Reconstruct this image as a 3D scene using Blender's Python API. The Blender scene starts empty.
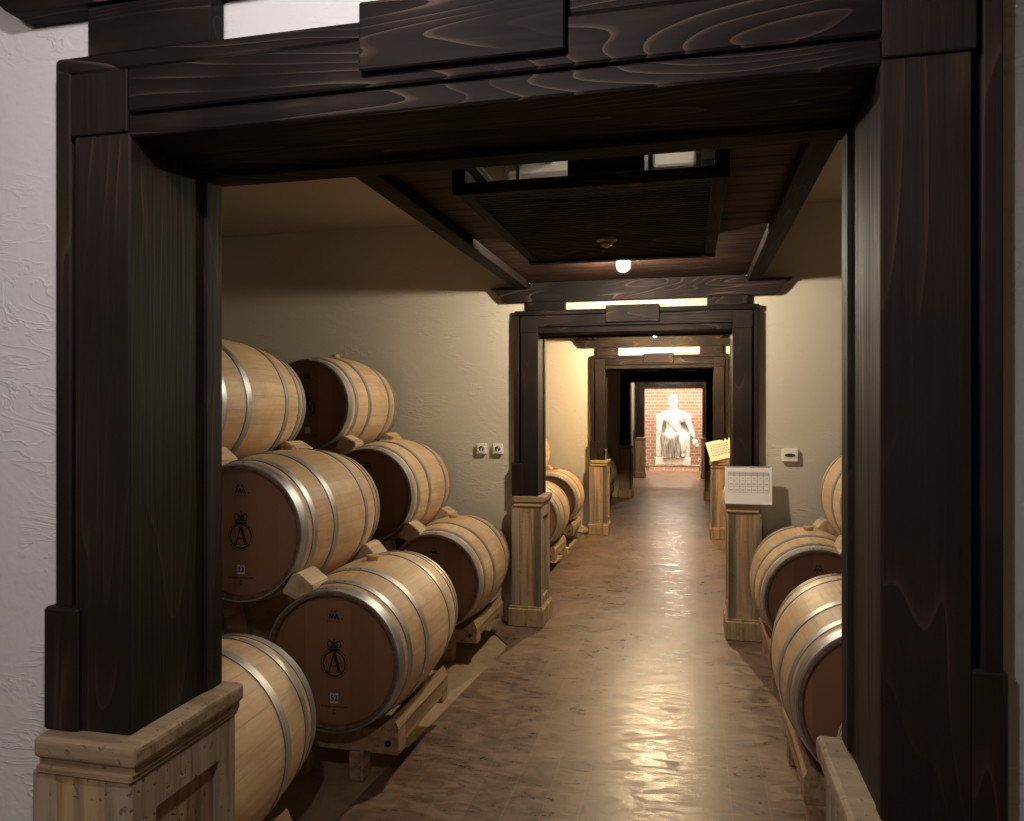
import bpy, bmesh, math, random
from mathutils import Vector, Matrix
random.seed(4)
C = bpy.context.scene.collection
PI = math.pi

# ---------------------------------------------------------------- materials
def new_mat(name):
    m = bpy.data.materials.new(name); m.use_nodes = True
    nt = m.node_tree; b = nt.nodes['Principled BSDF']
    return m, nt, b
def N(nt, t, **kw):
    n = nt.nodes.new(t)
    for k, v in kw.items():
        if k in n.inputs: n.inputs[k].default_value = v
        else: setattr(n, k, v)
    return n
def L(nt, a, b): nt.links.new(a, b)
def ramp(nt, fac, stops):
    r = nt.nodes.new('ShaderNodeValToRGB'); L(nt, fac, r.inputs[0])
    e = r.color_ramp.elements
    while len(e) < len(stops): e.new(.5)
    for el, (p, c) in zip(e, stops):
        el.position = p; el.color = (*c, 1) if len(c) == 3 else c
    return r.outputs[0]
def coords(nt, scale=(1, 1, 1), loc=(0, 0, 0), rnd=0):
    tc = nt.nodes.new('ShaderNodeTexCoord'); mp = nt.nodes.new('ShaderNodeMapping')
    mp.inputs['Scale'].default_value = scale; mp.inputs['Location'].default_value = loc
    src = tc.outputs['Object']
    if rnd:
        oi = nt.nodes.new('ShaderNodeObjectInfo')
        mu = nt.nodes.new('ShaderNodeVectorMath'); mu.operation = 'MULTIPLY_ADD'
        cb = nt.nodes.new('ShaderNodeCombineXYZ')
        for i in range(3): L(nt, oi.outputs['Random'], cb.inputs[i])
        L(nt, cb.outputs[0], mu.inputs[0]); mu.inputs[1].default_value = (rnd, rnd * .7, rnd * 1.3)
        L(nt, src, mu.inputs[2]); src = mu.outputs[0]
    L(nt, src, mp.inputs[0]); return mp.outputs[0]
def math_n(nt, op, a, b=None, c=None, clamp=False):
    n = nt.nodes.new('ShaderNodeMath'); n.operation = op; n.use_clamp = clamp
    for i, v in enumerate((a, b, c)):
        if v is None: continue
        if isinstance(v, (int, float)): n.inputs[i].default_value = v
        else: L(nt, v, n.inputs[i])
    return n.outputs[0]
def mixc(nt, fac, a, b, mode='MIX'):
    n = nt.nodes.new('ShaderNodeMix'); n.data_type = 'RGBA'; n.blend_type = mode
    if isinstance(fac, (int, float)): n.inputs[0].default_value = fac
    else: L(nt, fac, n.inputs[0])
    for i, v in ((6, a), (7, b)):
        if isinstance(v, tuple): n.inputs[i].default_value = (*v[:3], 1)
        else: L(nt, v, n.inputs[i])
    return n.outputs[2]
def bump(nt, b, h, strength=.3, dist=.01):
    n = N(nt, 'ShaderNodeBump', Strength=strength, Distance=dist); L(nt, h, n.inputs['Height']); L(nt, n.outputs[0], b.inputs['Normal'])
def plain(name, col, rough=.5, metal=0, emit=0):
    m, nt, b = new_mat(name)
    b.inputs['Base Color'].default_value = (*col, 1); b.inputs['Roughness'].default_value = rough; b.inputs['Metallic'].default_value = metal
    if emit:
        b.inputs['Emission Color'].default_value = (*col, 1); b.inputs['Emission Strength'].default_value = emit
    return m

def dark_wood(name, axis, gain=1.0, streak=1.0, tint=(1, 1, 1), spec=.2, rings_n=15.0):
    # brushed, almost black stained softwood; growth rings stretched along the given axis
    m, nt, b = new_mat(name)
    s = [1.0, 1.0, 1.0]; s['xyz'.index(axis)] = .12
    v = coords(nt, tuple(s), rnd=9)
    ns = N(nt, 'ShaderNodeTexNoise', Scale=5.5, Detail=1.5, Roughness=.4, Distortion=.5); L(nt, v, ns.inputs['Vector'])
    rings = math_n(nt, 'FRACT', math_n(nt, 'MULTIPLY', ns.outputs['Fac'], rings_n))
    s2 = [90.0, 90.0, 90.0]; s2['xyz'.index(axis)] = 2.5
    v2 = coords(nt, tuple(s2), rnd=9)
    fine = N(nt, 'ShaderNodeTexNoise', Scale=1.0, Detail=3, Roughness=.6); L(nt, v2, fine.inputs['Vector'])
    v3 = coords(nt, (1, 1, 1), rnd=5)
    wear = N(nt, 'ShaderNodeTexNoise', Scale=2.6, Detail=2); L(nt, v3, wear.inputs['Vector'])
    line = ramp(nt, rings, [(0, (.0, .0, .0)), (.80, (.12,) * 3), (.93, (.5,) * 3), (.975, (1,) * 3), (1, (0,) * 3)])
    wr = ramp(nt, wear.outputs['Fac'], [(.42, (.06,) * 3), (.66, (1,) * 3)])
    f = math_n(nt, 'MULTIPLY', line, wr)
    f = math_n(nt, 'MULTIPLY', f, math_n(nt, 'MULTIPLY', math_n(nt, 'ADD', .35, fine.outputs['Fac']), streak), clamp=True)
    base = mixc(nt, fine.outputs['Fac'], (.0065 * gain, .0048 * gain, .0044 * gain), (.0145 * gain, .0103 * gain, .0092 * gain))
    base = mixc(nt, wr, base, (.0155 * gain, .0110 * gain, .0098 * gain))
    col = mixc(nt, f, base, (.115 * gain, .078 * gain, .064 * gain))
    col = mixc(nt, 1.0, col, tint, 'MULTIPLY')
    L(nt, col, b.inputs['Base Color'])
    L(nt, ramp(nt, fine.outputs['Fac'], [(0, (.50,) * 3), (1, (.80,) * 3)]), b.inputs['Roughness'])
    b.inputs['Specular IOR Level'].default_value = spec
    h = math_n(nt, 'ADD', math_n(nt, 'MULTIPLY', rings, .6), fine.outputs['Fac'])
    bump(nt, b, h, .35, .003)
    return m
DW = {'x': dark_wood('dark_wood_x', 'x', .68, 2.1, spec=.10, rings_n=20.0), 'y': dark_wood('dark_wood_y', 'y', .9, .8, (1, .86, .72), spec=.08), 'z': dark_wood('dark_wood_z', 'z', 1.2, .45, (1, .86, .77))}
DWc = dark_wood('ceiling_board_wood', 'x', 2.6, .5, (1, .72, .52), spec=.1)

def plaster(name, col, scale=1.0):
    m, nt, b = new_mat(name)
    v = coords(nt)
    n1 = N(nt, 'ShaderNodeTexNoise', Scale=2.2, Detail=5, Roughness=.55, Distortion=1.4); L(nt, v, n1.inputs['Vector'])
    n2 = N(nt, 'ShaderNodeTexNoise', Scale=28, Detail=4, Roughness=.6, Distortion=.8); L(nt, v, n2.inputs['Vector'])
    v3 = coords(nt, (1.5, 1, 5))
    n3 = N(nt, 'ShaderNodeTexNoise', Scale=2.4, Detail=3, Distortion=2.5); L(nt, v3, n3.inputs['Vector'])
    ridge = ramp(nt, n3.outputs['Fac'], [(.44, (0,) * 3), (.5, (1,) * 3), (.53, (.1,) * 3), (1, (0,) * 3)])
    c = mixc(nt, n1.outputs['Fac'], tuple(x * .93 for x in col), tuple(min(1, x * 1.05) for x in col))
    L(nt, c, b.inputs['Base Color']); b.inputs['Roughness'].default_value = .85
    h = math_n(nt, 'ADD', math_n(nt, 'MULTIPLY', n2.outputs['Fac'], .22), math_n(nt, 'MULTIPLY', math_n(nt, 'MULTIPLY', ridge, .5), ramp(nt, n1.outputs['Fac'], [(.5, (0,) * 3), (.62, (1,) * 3)])))
    h = math_n(nt, 'ADD', h, n1.outputs['Fac'])
    bump(nt, b, h, .32, .018 * scale)
    return m
M_WALL = plaster('cream_plaster', (.56, .50, .405))
M_WHITE = plaster('white_plaster', (.66, .63, .645))
M_CEIL = plaster('ceiling_plaster', (.46, .39, .30), .3)

def floor_mat():
    m, nt, b = new_mat('brown_floor_tiles')
    v = coords(nt)
    br = N(nt, 'ShaderNodeTexBrick', Scale=1.0, **{'Mortar Size': .0016, 'Mortar Smooth': .3, 'Brick Width': .30, 'Row Height': .15, 'Bias': 0.0})
    rot = nt.nodes.new('ShaderNodeMapping'); rot.inputs['Rotation'].default_value = (0, 0, PI / 2); rot.inputs['Location'].default_value = (0.02, .134, 0)
    L(nt, v, rot.inputs[0]); L(nt, rot.outputs[0], br.inputs['Vector'])
    br.inputs['Color1'].default_value = (.0,) * 3 + (1,); br.inputs['Color2'].default_value = (1,) * 3 + (1,); br.inputs['Mortar'].default_value = (.5,) * 3 + (1,)
    n1 = N(nt, 'ShaderNodeTexNoise', Scale=1.6, Detail=6, Roughness=.6, Distortion=.6); L(nt, v, n1.inputs['Vector'])
    v2 = coords(nt, (1.0, 2.2, 1)); n2 = N(nt, 'ShaderNodeTexNoise', Scale=4.5, Detail=7, Roughness=.66, Distortion=2.2); L(nt, v2, n2.inputs['Vector'])
    v3 = coords(nt, (1, 3, 1)); n3 = N(nt, 'ShaderNodeTexNoise', Scale=14, Detail=5, Roughness=.7, Distortion=3); L(nt, v3, n3.inputs['Vector'])
    c = ramp(nt, n2.outputs['Fac'], [(.40, (.066, .042, .029)), (.5, (.112, .073, .051)), (.60, (.20, .138, .098))])
    c = mixc(nt, .38, c, ramp(nt, n1.outputs['Fac'], [(.35, (.11, .075, .055)), (.65, (.33, .235, .175))]))
    sc = ramp(nt, n3.outputs['Fac'], [(.56, (0,) * 3), (.72, (1,) * 3)])
    c = mixc(nt, math_n(nt, 'MULTIPLY', sc, .34), c, (.42, .33, .26))
    c = mixc(nt, .13, c, br.outputs['Color'], 'OVERLAY'); c = mixc(nt, 1.0, c, (1, .90, .84), 'MULTIPLY')
    c = mixc(nt, math_n(nt, 'MULTIPLY', br.outputs['Fac'], .22), c, (.36, .27, .2))
    L(nt, c, b.inputs['Base Color'])
    r = ramp(nt, math_n(nt, 'ADD', math_n(nt, 'MULTIPLY', n2.outputs['Fac'], .6), math_n(nt, 'MULTIPLY', n3.outputs['Fac'], .4)), [(.40, (.27,) * 3), (.5, (.38,) * 3), (.6, (.56,) * 3)])
    L(nt, r, b.inputs['Roughness'])
    h = math_n(nt, 'SUBTRACT', math_n(nt, 'ADD', n3.outputs['Fac'], math_n(nt, 'MULTIPLY', n2.outputs['Fac'], .8)), math_n(nt, 'MULTIPLY', br.outputs['Fac'], .5))
    bump(nt, b, h, .06, .004)
    b.inputs['Specular IOR Level'].default_value = .5
    return m
M_FLOOR = floor_mat()
def sand_mat():
    m, nt, b = new_mat('tan_screed')
    v = coords(nt); n1 = N(nt, 'ShaderNodeTexNoise', Scale=6, Detail=6, Roughness=.7); L(nt, v, n1.inputs['Vector'])
    L(nt, ramp(nt, n1.outputs['Fac'], [(.3, (.24, .165, .09)), (.7, (.40, .29, .17))]), b.inputs['Base Color'])
    b.inputs['Roughness'].default_value = .8; bump(nt, b, n1.outputs['Fac'], .4, .01); return m
M_SAND = sand_mat()

def stave_mat():
    m, nt, b = new_mat('oak_staves')
    v = coords(nt, (1, 1, 1)); sp = nt.nodes.new('ShaderNodeSeparateXYZ'); L(nt, v, sp.inputs[0])
    ang = math_n(nt, 'ARCTAN2', sp.outputs[0], sp.outputs[2])
    oi = nt.nodes.new('ShaderNodeObjectInfo')
    k = math_n(nt, 'MULTIPLY_ADD', ang, 30 / (2 * PI), math_n(nt, 'MULTIPLY', oi.outputs['Random'], 7))
    idx = math_n(nt, 'FLOOR', k); fr = math_n(nt, 'FRACT', k)
    wn = nt.nodes.new('ShaderNodeTexWhiteNoise'); wn.noise_dimensions = '2D'
    cb = nt.nodes.new('ShaderNodeCombineXYZ'); L(nt, idx, cb.inputs[0]); L(nt, oi.outputs['Random'], cb.inputs[1]); L(nt, cb.outputs[0], wn.inputs['Vector'])
    # grain: stretched along the barrel's length
    v2 = coords(nt, (26, 1.6, 26), rnd=6); gr = N(nt, 'ShaderNodeTexNoise', Scale=1.0, Detail=5, Roughness=.65, Distortion=.3); L(nt, v2, gr.inputs['Vector'])
    v3 = coords(nt, (1, 1, 1), rnd=6); bl = N(nt, 'ShaderNodeTexNoise', Scale=5, Detail=4, Roughness=.6); L(nt, v3, bl.inputs['Vector'])
    v4 = coords(nt, (5, 60, 5), rnd=6); tr = N(nt, 'ShaderNodeTexNoise', Scale=1, Detail=2); L(nt, v4, tr.inputs['Vector'])
    c = mixc(nt, wn.outputs['Value'], (.55, .36, .19), (.69, .49, .285))
    c = mixc(nt, math_n(nt, 'MULTIPLY', ramp(nt, gr.outputs['Fac'], [(.36, (1,) * 3), (.56, (0,) * 3)]), .55), c, (.37, .235, .115))
    c = mixc(nt, math_n(nt, 'MULTIPLY', ramp(nt, bl.outputs['Fac'], [(.46, (0,) * 3), (.62, (1,) * 3)]), .55), c, (.50, .29, .145))
    c = mixc(nt, math_n(nt, 'MULTIPLY', tr.outputs['Fac'], .16), c, (.74, .58, .38))
    seam = ramp(nt, fr, [(0, (1,) * 3), (.03, (0,) * 3), (.97, (0,) * 3), (1, (1,) * 3)])
    c = mixc(nt, math_n(nt, 'MULTIPLY', seam, .32), c, (.24, .14, .07))
    L(nt, c, b.inputs['Base Color']); b.inputs['Roughness'].default_value = .55
    h = math_n(nt, 'SUBTRACT', math_n(nt, 'MULTIPLY', gr.outputs['Fac'], .4), seam); bump(nt, b, h, .25, .002)
    return m
M_STAVE = stave_mat()
def head_mat():
    m, nt, b = new_mat('oak_head')
    v = coords(nt, (1, 1, 1)); sp = nt.nodes.new('ShaderNodeSeparateXYZ'); L(nt, v, sp.inputs[0])
    k = math_n(nt, 'MULTIPLY_ADD', sp.outputs[0], 9.5, 7.3)
    idx = math_n(nt, 'FLOOR', k); fr = math_n(nt, 'FRACT', k)
    oi = nt.nodes.new('ShaderNodeObjectInfo'); wn = nt.nodes.new('ShaderNodeTexWhiteNoise'); wn.noise_dimensions = '2D'
    cb = nt.nodes.new('ShaderNodeCombineXYZ'); L(nt, idx, cb.inputs[0]); L(nt, oi.outputs['Random'], cb.inputs[1]); L(nt, cb.outputs[0], wn.inputs['Vector'])
    v2 = coords(nt, (60, 1, 4), rnd=6); gr = N(nt, 'ShaderNodeTexNoise', Scale=1.0, Detail=4, Roughness=.6); L(nt, v2, gr.inputs['Vector'])
    c = mixc(nt, wn.outputs['Value'], (.22, .112, .057), (.29, .158, .084))
    c = mixc(nt, math_n(nt, 'MULTIPLY', gr.outputs['Fac'], .4), c, (.19, .095, .05))
    seam = ramp(nt, fr, [(0, (1,) * 3), (.02, (0,) * 3), (.98, (0,) * 3), (1, (1,) * 3)])
    c = mixc(nt, math_n(nt, 'MULTIPLY', seam, .35), c, (.1, .055, .03))
    L(nt, c, b.inputs['Base Color']); b.inputs['Roughness'].default_value = .5
    return m
M_HEAD = head_mat()
def steel_mat():
    m, nt, b = new_mat('galvanised_steel')
    v = coords(nt, (8, 60, 8), rnd=3); n = N(nt, 'ShaderNodeTexNoise', Scale=1, Detail=3); L(nt, v, n.inputs['Vector'])
    L(nt, ramp(nt, n.outputs['Fac'], [(.3, (.29, .29, .285)), (.7, (.45, .45, .44))]), b.inputs['Base Color'])
    b.inputs['Metallic'].default_value = .75; L(nt, ramp(nt, n.outputs['Fac'], [(.3, (.40,) * 3), (.7, (.56,) * 3)]), b.inputs['Roughness'])
    return m
M_STEEL = steel_mat()
def rough_wood(name, lo, hi, axis='x', gs=1.0, pits=0, rough=.7, bs=.5):
    m, nt, b = new_mat(name)
    s = [38 * gs] * 3; s['xyz'.index(axis)] = 2.2 * gs
    v = coords(nt, tuple(s), rnd=4); g = N(nt, 'ShaderNodeTexNoise', Scale=1, Detail=4, Roughness=.6, Distortion=.6); L(nt, v, g.inputs['Vector'])
    v2 = coords(nt, rnd=4); n = N(nt, 'ShaderNodeTexNoise', Scale=6, Detail=4); L(nt, v2, n.inputs['Vector'])
    c = ramp(nt, g.outputs['Fac'], [(.37, lo), (.59, hi)])
    c = mixc(nt, math_n(nt, 'MULTIPLY', n.outputs['Fac'], .35), c, tuple(x * .62 for x in hi))
    h = g.outputs['Fac']
    if pits:
        vo = N(nt, 'ShaderNodeTexNoise', Scale=55, Detail=2, Roughness=.5); L(nt, v2, vo.inputs['Vector'])
        p = ramp(nt, vo.outputs['Fac'], [(.30, (1,) * 3), (.36, (0,) * 3)])
        c = mixc(nt, math_n(nt, 'MULTIPLY', p, pits), c, tuple(x * .25 for x in lo)); h = math_n(nt, 'SUBTRACT', h, p)
    L(nt, c, b.inputs['Base Color']); b.inputs['Roughness'].default_value = rough; bump(nt, b, h, bs, .006)
    return m
M_RACK = rough_wood('rack_pine', (.25, .155, .08), (.43, .29, .16), 'y', .8)
M_WEDGE = rough_wood('wedge_pine', (.44, .31, .18), (.64, .49, .31), 'y', .6)
M_CAP = rough_wood('pedestal_cap_stone', (.23, .155, .088), (.42, .30, .185), 'x', .55, .35)
M_STILE = rough_wood('pedestal_stile', (.22, .16, .105), (.40, .31, .215), 'z', .7, .6)
M_PLANK = rough_wood('pedestal_plank', (.26, .155, .078), (.48, .335, .19), 'z', .75, .4)
M_PANEL = rough_wood('pedestal_panel', (.22, .145, .08), (.43, .30, .18), 'z', 1.2, .5, bs=.9)
M_RIM = rough_wood('shaded_end_grain', (.10, .058, .032), (.19, .115, .065), 'y', 1.0)  # dark end grain, with the shade inside the rim put into its colour
M_BUNG = plain('bung_beech', (.46, .30, .15), .6)
M_INK = plain('branded_ink', (.022, .012, .008), .7)
M_REDINK = plain('red_brown_ink', (.12, .035, .02), .7)
M_TAG = plain('number_plate_white', (.62, .58, .55), .5)
M_PLASTIC = plain('white_plastic', (.78, .75, .68), .35)
M_DARKP = plain('dark_plastic', (.03, .027, .025), .4)
M_PAPER = plain('white_paper', (.80, .77, .74), .6)
M_GREY = plain('grey_print', (.25, .23, .22), .7)
M_LGREY = plain('light_print', (.50, .48, .46), .7)
M_CREAM = plain('cream_board', (.82, .74, .56), .6)
M_MARBLE = None
def marble():
    m, nt, b = new_mat('white_marble')
    v = coords(nt); n = N(nt, 'ShaderNodeTexNoise', Scale=5, Detail=6, Distortion=1.5); L(nt, v, n.inputs['Vector'])
    L(nt, ramp(nt, n.outputs['Fac'], [(.35, (.56, .52, .48)), (.6, (.72, .69, .66))]), b.inputs['Base Color']); b.inputs['Roughness'].default_value = .45
    return m
M_MARBLE = marble()
def brick():
    m, nt, b = new_mat('red_brick')
    v = coords(nt); rot = nt.nodes.new('ShaderNodeMapping'); rot.inputs['Rotation'].default_value = (PI / 2, 0, 0); L(nt, v, rot.inputs[0])
    br = N(nt, 'ShaderNodeTexBrick', Scale=1.0, **{'Mortar Size': .011, 'Mortar Smooth': .2, 'Brick Width': .25, 'Row Height': .095}); L(nt, rot.outputs[0], br.inputs['Vector'])
    br.inputs['Color1'].default_value = (.56, .34, .25, 1); br.inputs['Color2'].default_value = (.44, .235, .16, 1); br.inputs['Mortar'].default_value = (.78, .69, .60, 1)
    n = N(nt, 'ShaderNodeTexNoise', Scale=9, Detail=4); L(nt, v, n.inputs['Vector'])
    c = mixc(nt, math_n(nt, 'MULTIPLY', n.outputs['Fac'], .4), br.outputs['Color'], (.55, .33, .22))
    L(nt, c, b.inputs['Base Color']); b.inputs['Roughness'].default_value = .85
    bump(nt, b, math_n(nt, 'MULTIPLY', br.outputs['Fac'], -1), .6, .01); return m
M_BRICK = brick()

# ---------------------------------------------------------------- mesh helpers
def bx(bm, x0, x1, y0, y1, z0, z1, bev=0, seg=1):
    r = bmesh.ops.create_cube(bm, size=1)
    for v in r['verts']:
        v.co = Vector(((x0 + x1) / 2 + v.co.x * (x1 - x0), (y0 + y1) / 2 + v.co.y * (y1 - y0), (z0 + z1) / 2 + v.co.z * (z1 - z0)))
    if bev:
        es = list({e for v in r['verts'] for e in v.link_edges})
        bmesh.ops.bevel(bm, geom=es, offset=bev, segments=seg, affect='EDGES', profile=.5)
def prism(bm, pts, axis, a, b, bev=0):
    """polygon pts (two coords) extruded along axis 'x','y' or 'z' from a to b"""
    def mk(p, t):
        return {'x': (t, p[0], p[1]), 'y': (p[0], t, p[1]), 'z': (p[0], p[1], t)}[axis]
    v0 = [bm.verts.new(mk(p, a)) for p in pts]; v1 = [bm.verts.new(mk(p, b)) for p in pts]
    n = len(pts); fs = [bm.faces.new(v0), bm.faces.new(v1[::-1])]
    for i in range(n): fs.append(bm.faces.new((v0[i], v1[i], v1[(i + 1) % n], v0[(i + 1) % n])))
    bmesh.ops.recalc_face_normals(bm, faces=fs)
    if bev: bmesh.ops.bevel(bm, geom=list({e for f in fs for e in f.edges}), offset=bev, segments=2, affect='EDGES')
def lathe(bm, prof, n=64, axis='y', closed=False):
    """prof: list of (r, t) revolved about the axis"""
    rings = []
    for r, t in prof:
        ring = []
        if r < 1e-6:
            ring = [bm.verts.new((0, t, 0) if axis == 'y' else (0, 0, t))]
        else:
            for i in range(n):
                a = 2 * PI * i / n; c, s = r * math.cos(a), r * math.sin(a)
                ring.append(bm.verts.new((c, t, s) if axis == 'y' else (c, s, t)))
        rings.append(ring)
    pairs = list(zip(rings, rings[1:])) + ([(rings[-1], rings[0])] if closed else [])
    for A, B in pairs:
        for i in range(n):
            j = (i + 1) % n
            if len(A) == 1 and len(B) == 1: continue
            if len(A) == 1: bm.faces.new((A[0], B[j], B[i]))
            elif len(B) == 1: bm.faces.new((A[i], A[j], B[0]))
            else: bm.faces.new((A[i], A[j], B[j], B[i]))
def cyl(bm, c, r, h, axis='z', n=20, r2=None):
    q = bmesh.ops.create_cone(bm, cap_ends=True, segments=n, radius1=r, radius2=r if r2 is None else r2, depth=h)
    M = Matrix.Translation(c)
    if axis == 'y': M = M @ Matrix.Rotation(PI / 2, 4, 'X')
    if axis == 'x': M = M @ Matrix.Rotation(PI / 2, 4, 'Y')
    bmesh.ops.transform(bm, matrix=M, verts=q['verts'])
def BM(): return bmesh.new()
def obj(name, bm, mat, parent=None, smooth=False, kind=None, label=None, angle=None):
    me = bpy.data.meshes.new(name)
    bmesh.ops.recalc_face_normals(bm, faces=bm.faces)
    if smooth:
        for f in bm.faces: f.smooth = True
        for e in bm.edges:
            if len(e.link_faces) == 2 and e.calc_face_angle(0) > math.radians(angle or 35): e.smooth = False
    bm.to_mesh(me); bm.free()
    for mm in (mat if isinstance(mat, (list, tuple)) else [mat]): me.materials.append(mm)
    o = bpy.data.objects.new(name, me); C.objects.link(o)
    if parent: o.parent = parent
    if kind: o['kind'] = kind
    if label: o['label'] = label
    return o
def box(name, mat, dims, parent=None, bev=0, **k):
    b = BM(); bx(b, *dims, bev=bev); return obj(name, b, mat, parent, **k)
def struct(name, mat, dims): return box(name, mat, dims, kind='structure')
def tag(o, label, cat, group=None):
    o['label'] = label; o['category'] = cat
    if group: o['group'] = group
    return o
def thing(name, label, cat, loc=(0, 0, 0), rz=0, group=None):
    o = bpy.data.objects.new(name, None); o.empty_display_size = .1; C.objects.link(o)
    o.location = loc; o.rotation_euler = (0, 0, rz); return tag(o, label, cat, group)
def copy_tree(o, parent=None):
    c = o.copy(); C.objects.link(c)
    if parent: c.parent = parent
    for ch in [q for q in bpy.data.objects if q.parent == o]: copy_tree(ch, c)
    return c

XC = -.395           # middle of the passage
PITCH = 4.32        # gate to gate
G0 = 1.25           # front of the nearest gate
XL, XR = -4.4, 3.6
ZC = 3.08
GY = [G0 + PITCH * i for i in range(5)]
WALL_D0, WALL_D1 = .105, .355    # wall front / rear behind gate front
YEND = 22.6

# ---------------------------------------------------------------- shell
floor_bm = BM()
def room_y(i):      # room i lies in front of gate i
    return (GY[i - 1] + WALL_D1 if i else -3.1, GY[i] + WALL_D0)
# tiled floor of the passage; its left edge runs slightly askew in the rooms
def tile_poly(pts): prism(floor_bm, pts, 'z', -.12, 0)
tile_poly([(-1.47, -3.1), (-1.47, 1.25), (-1.435, 1.7), (-1.31, 3.6), (-1.22, 5.1), (-1.44, 5.45), (-1.44, 5.95), (-1.40, 6.3),
           (-1.375, 9.6), (-1.44, 9.8), (-1.44, 14.1), (-1.44, 18.5), (-1.44, 18.9), (-4.4, 18.9), (-4.4, YEND), (3.6, YEND), (3.6, 18.9), (.62, 18.9), (.54, 10.3), (.52, 1.7), (.62, 1.25), (.62, -3.1)])
obj('floor', floor_bm, M_FLOOR, kind='structure')
struct('floor_screed', M_SAND, (XL, XR, -3.1, 18.9, -.14, -.012))
struct('ceiling', M_CEIL, (XL - .2, XR + .2, -3.3, YEND + .2, ZC, ZC + .15))
struct('wall_left', M_WALL, (XL - .2, XL, -3.3, YEND + .2, -.14, ZC))
struct('wall_right', M_WALL, (XR, XR + .2, -3.3, YEND + .2, -.14, ZC))
struct('wall_behind', M_WALL, (XL, XR, -3.3, -3.1, -.14, ZC))
struct('wall_brick', M_BRICK, (XL, XR, YEND, YEND + .2, -.14, ZC))
OL, OR, OT = XC - .76, XC + .76, 2.335
for i, g in enumerate(GY):
    b = BM(); y0, y1 = g + WALL_D0, g + WALL_D1
    bx(b, XL, OL, y0, y1, -.14, ZC); bx(b, OR, XR, y0, y1, -.14, ZC); bx(b, OL, OR, y0, y1, OT, ZC)
    o = obj('wall_gate_%d' % (i + 1), b, M_WHITE if i == 0 else M_WALL, kind='structure')

# ---------------------------------------------------------------- gates
ordn = ['nearest', 'second', 'third', 'fourth', 'farthest']
gate_desc = ['nearest dark wooden portal frame, filling the foreground',
             'second dark wooden portal frame, calendar at the foot of its right post',
             'third wooden portal frame, brown in warm light, seen through the second one',
             'fourth portal frame along the passage, almost black in the unlit room',
             'farthest black portal frame, right in front of the statue']
cross_desc = ['dark wooden crossbeam on two blocks above the nearest portal, cut by the frame',
              'dark curved-end crossbeam above the second portal, just behind the shining lamp',
              'brown crossbeam with curved ends above the third portal, in warm light',
              'black crossbeam above the fourth portal in the unlit room', 'black crossbeam above the farthest portal before the statue']
def make_gate(g):
    root = thing('portal_frame', '', 'door frame', (XC, g, 0))
    # (local coords; x symmetric, y from gate front, z up)
    F = .045
    for s in (-1, 1):
        b = BM()
        x0, x1 = sorted((s * .687, s * .818))
        bx(b, x0, x1, F, F + .035, .973, 2.21, .004)
        x0, x1 = sorted((s * .691, s * .815)); bx(b, x0, x1, F + .03, .30, .973, 2.21)
        xa, xb = sorted((s * .684, s * .74)); bx(b, xa, xb, .285, .350, .973, 2.21, .005)   # rear rebate board
        obj('post', b, DW['z'], root)
        b = BM(); x0, x1 = sorted((s * .832, s * (.870 if s < 0 else .862))); bx(b, x0, x1, F + .005, WALL_D0 + .002, .973, 2.335, .004)
        x0, x1 = sorted((s * .81, s * .84)); bx(b, x0, x1, F + .028, WALL_D0 + .002, .973, 2.31)
        obj('casing', b, DW['z'], root)
        b = BM(); x0, x1 = sorted((s * .80, s * (.884 if s < 0 else .868))); bx(b, x0, x1, F - (.012 if s < 0 else -.002), WALL_D0 + .002, .973, 1.222, .006)
        obj('casing_foot', b, DW['z'], root)
        b = BM(); x0, x1 = sorted((s * .688, s * .821)); bx(b, x0, x1, F - .007, .12, 2.172, 2.296, .002)
        obj('corner_block', b, DW['z'], root)
    b = BM()
    bx(b, -.69, .69, F, .30, 2.163, 2.206, .004); bx(b, -.69, .69, F + .012, .17, 2.20, 2.216)
    bx(b, -.69, .69, F - .004, .10, 2.212, 2.298, .004); bx(b, -.688, .688, .28, .352, 2.15, 2.33, .004)
    bx(b, -.80, .80, .10, .17, 2.175, 2.31)
    obj('lintel', b, DW['x'], root)
    b = BM(); bx(b, -.866, .866, F + .005, WALL_D0 + .002, 2.303, 2.338, .004); obj('head_casing', b, DW['x'], root)
    b = BM(); bx(b, -.188, .188, F - .022, .10, 2.233, 2.358, .003); obj('name_board', b, DW['x'], root)
    return root
def make_cross(g):
    root = thing('crossbeam', '', 'beam', (XC, g, 2.44))
    z0, z1 = 0, .115
    prof = [(-1.09, z1), (-1.09, z1 - .012), (-1.055, z1 - .03), (-1.03, z1 - .065), (-.99, z0 + .01), (-.97, z0)]
    prof = prof + [(-x, z) for x, z in prof[::-1]]
    b = BM(); prism(b, prof, 'y', .045, WALL_D0 - .0006); bx(b, -.78, .78, .05, WALL_D0 - .0006, .10, .143); obj('beam', b, DW['x'], root)
    for s in (-1, 1):
        b = BM(); x0, x1 = sorted((s * .515, s * .797)); bx(b, x0, x1, .056, WALL_D0 - .0006, -.102, 0, .003)
        obj('corbel', b, DW['x'], root)
    return root
gate0 = make_gate(GY[0]); cross0 = make_cross(GY[0])
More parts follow.
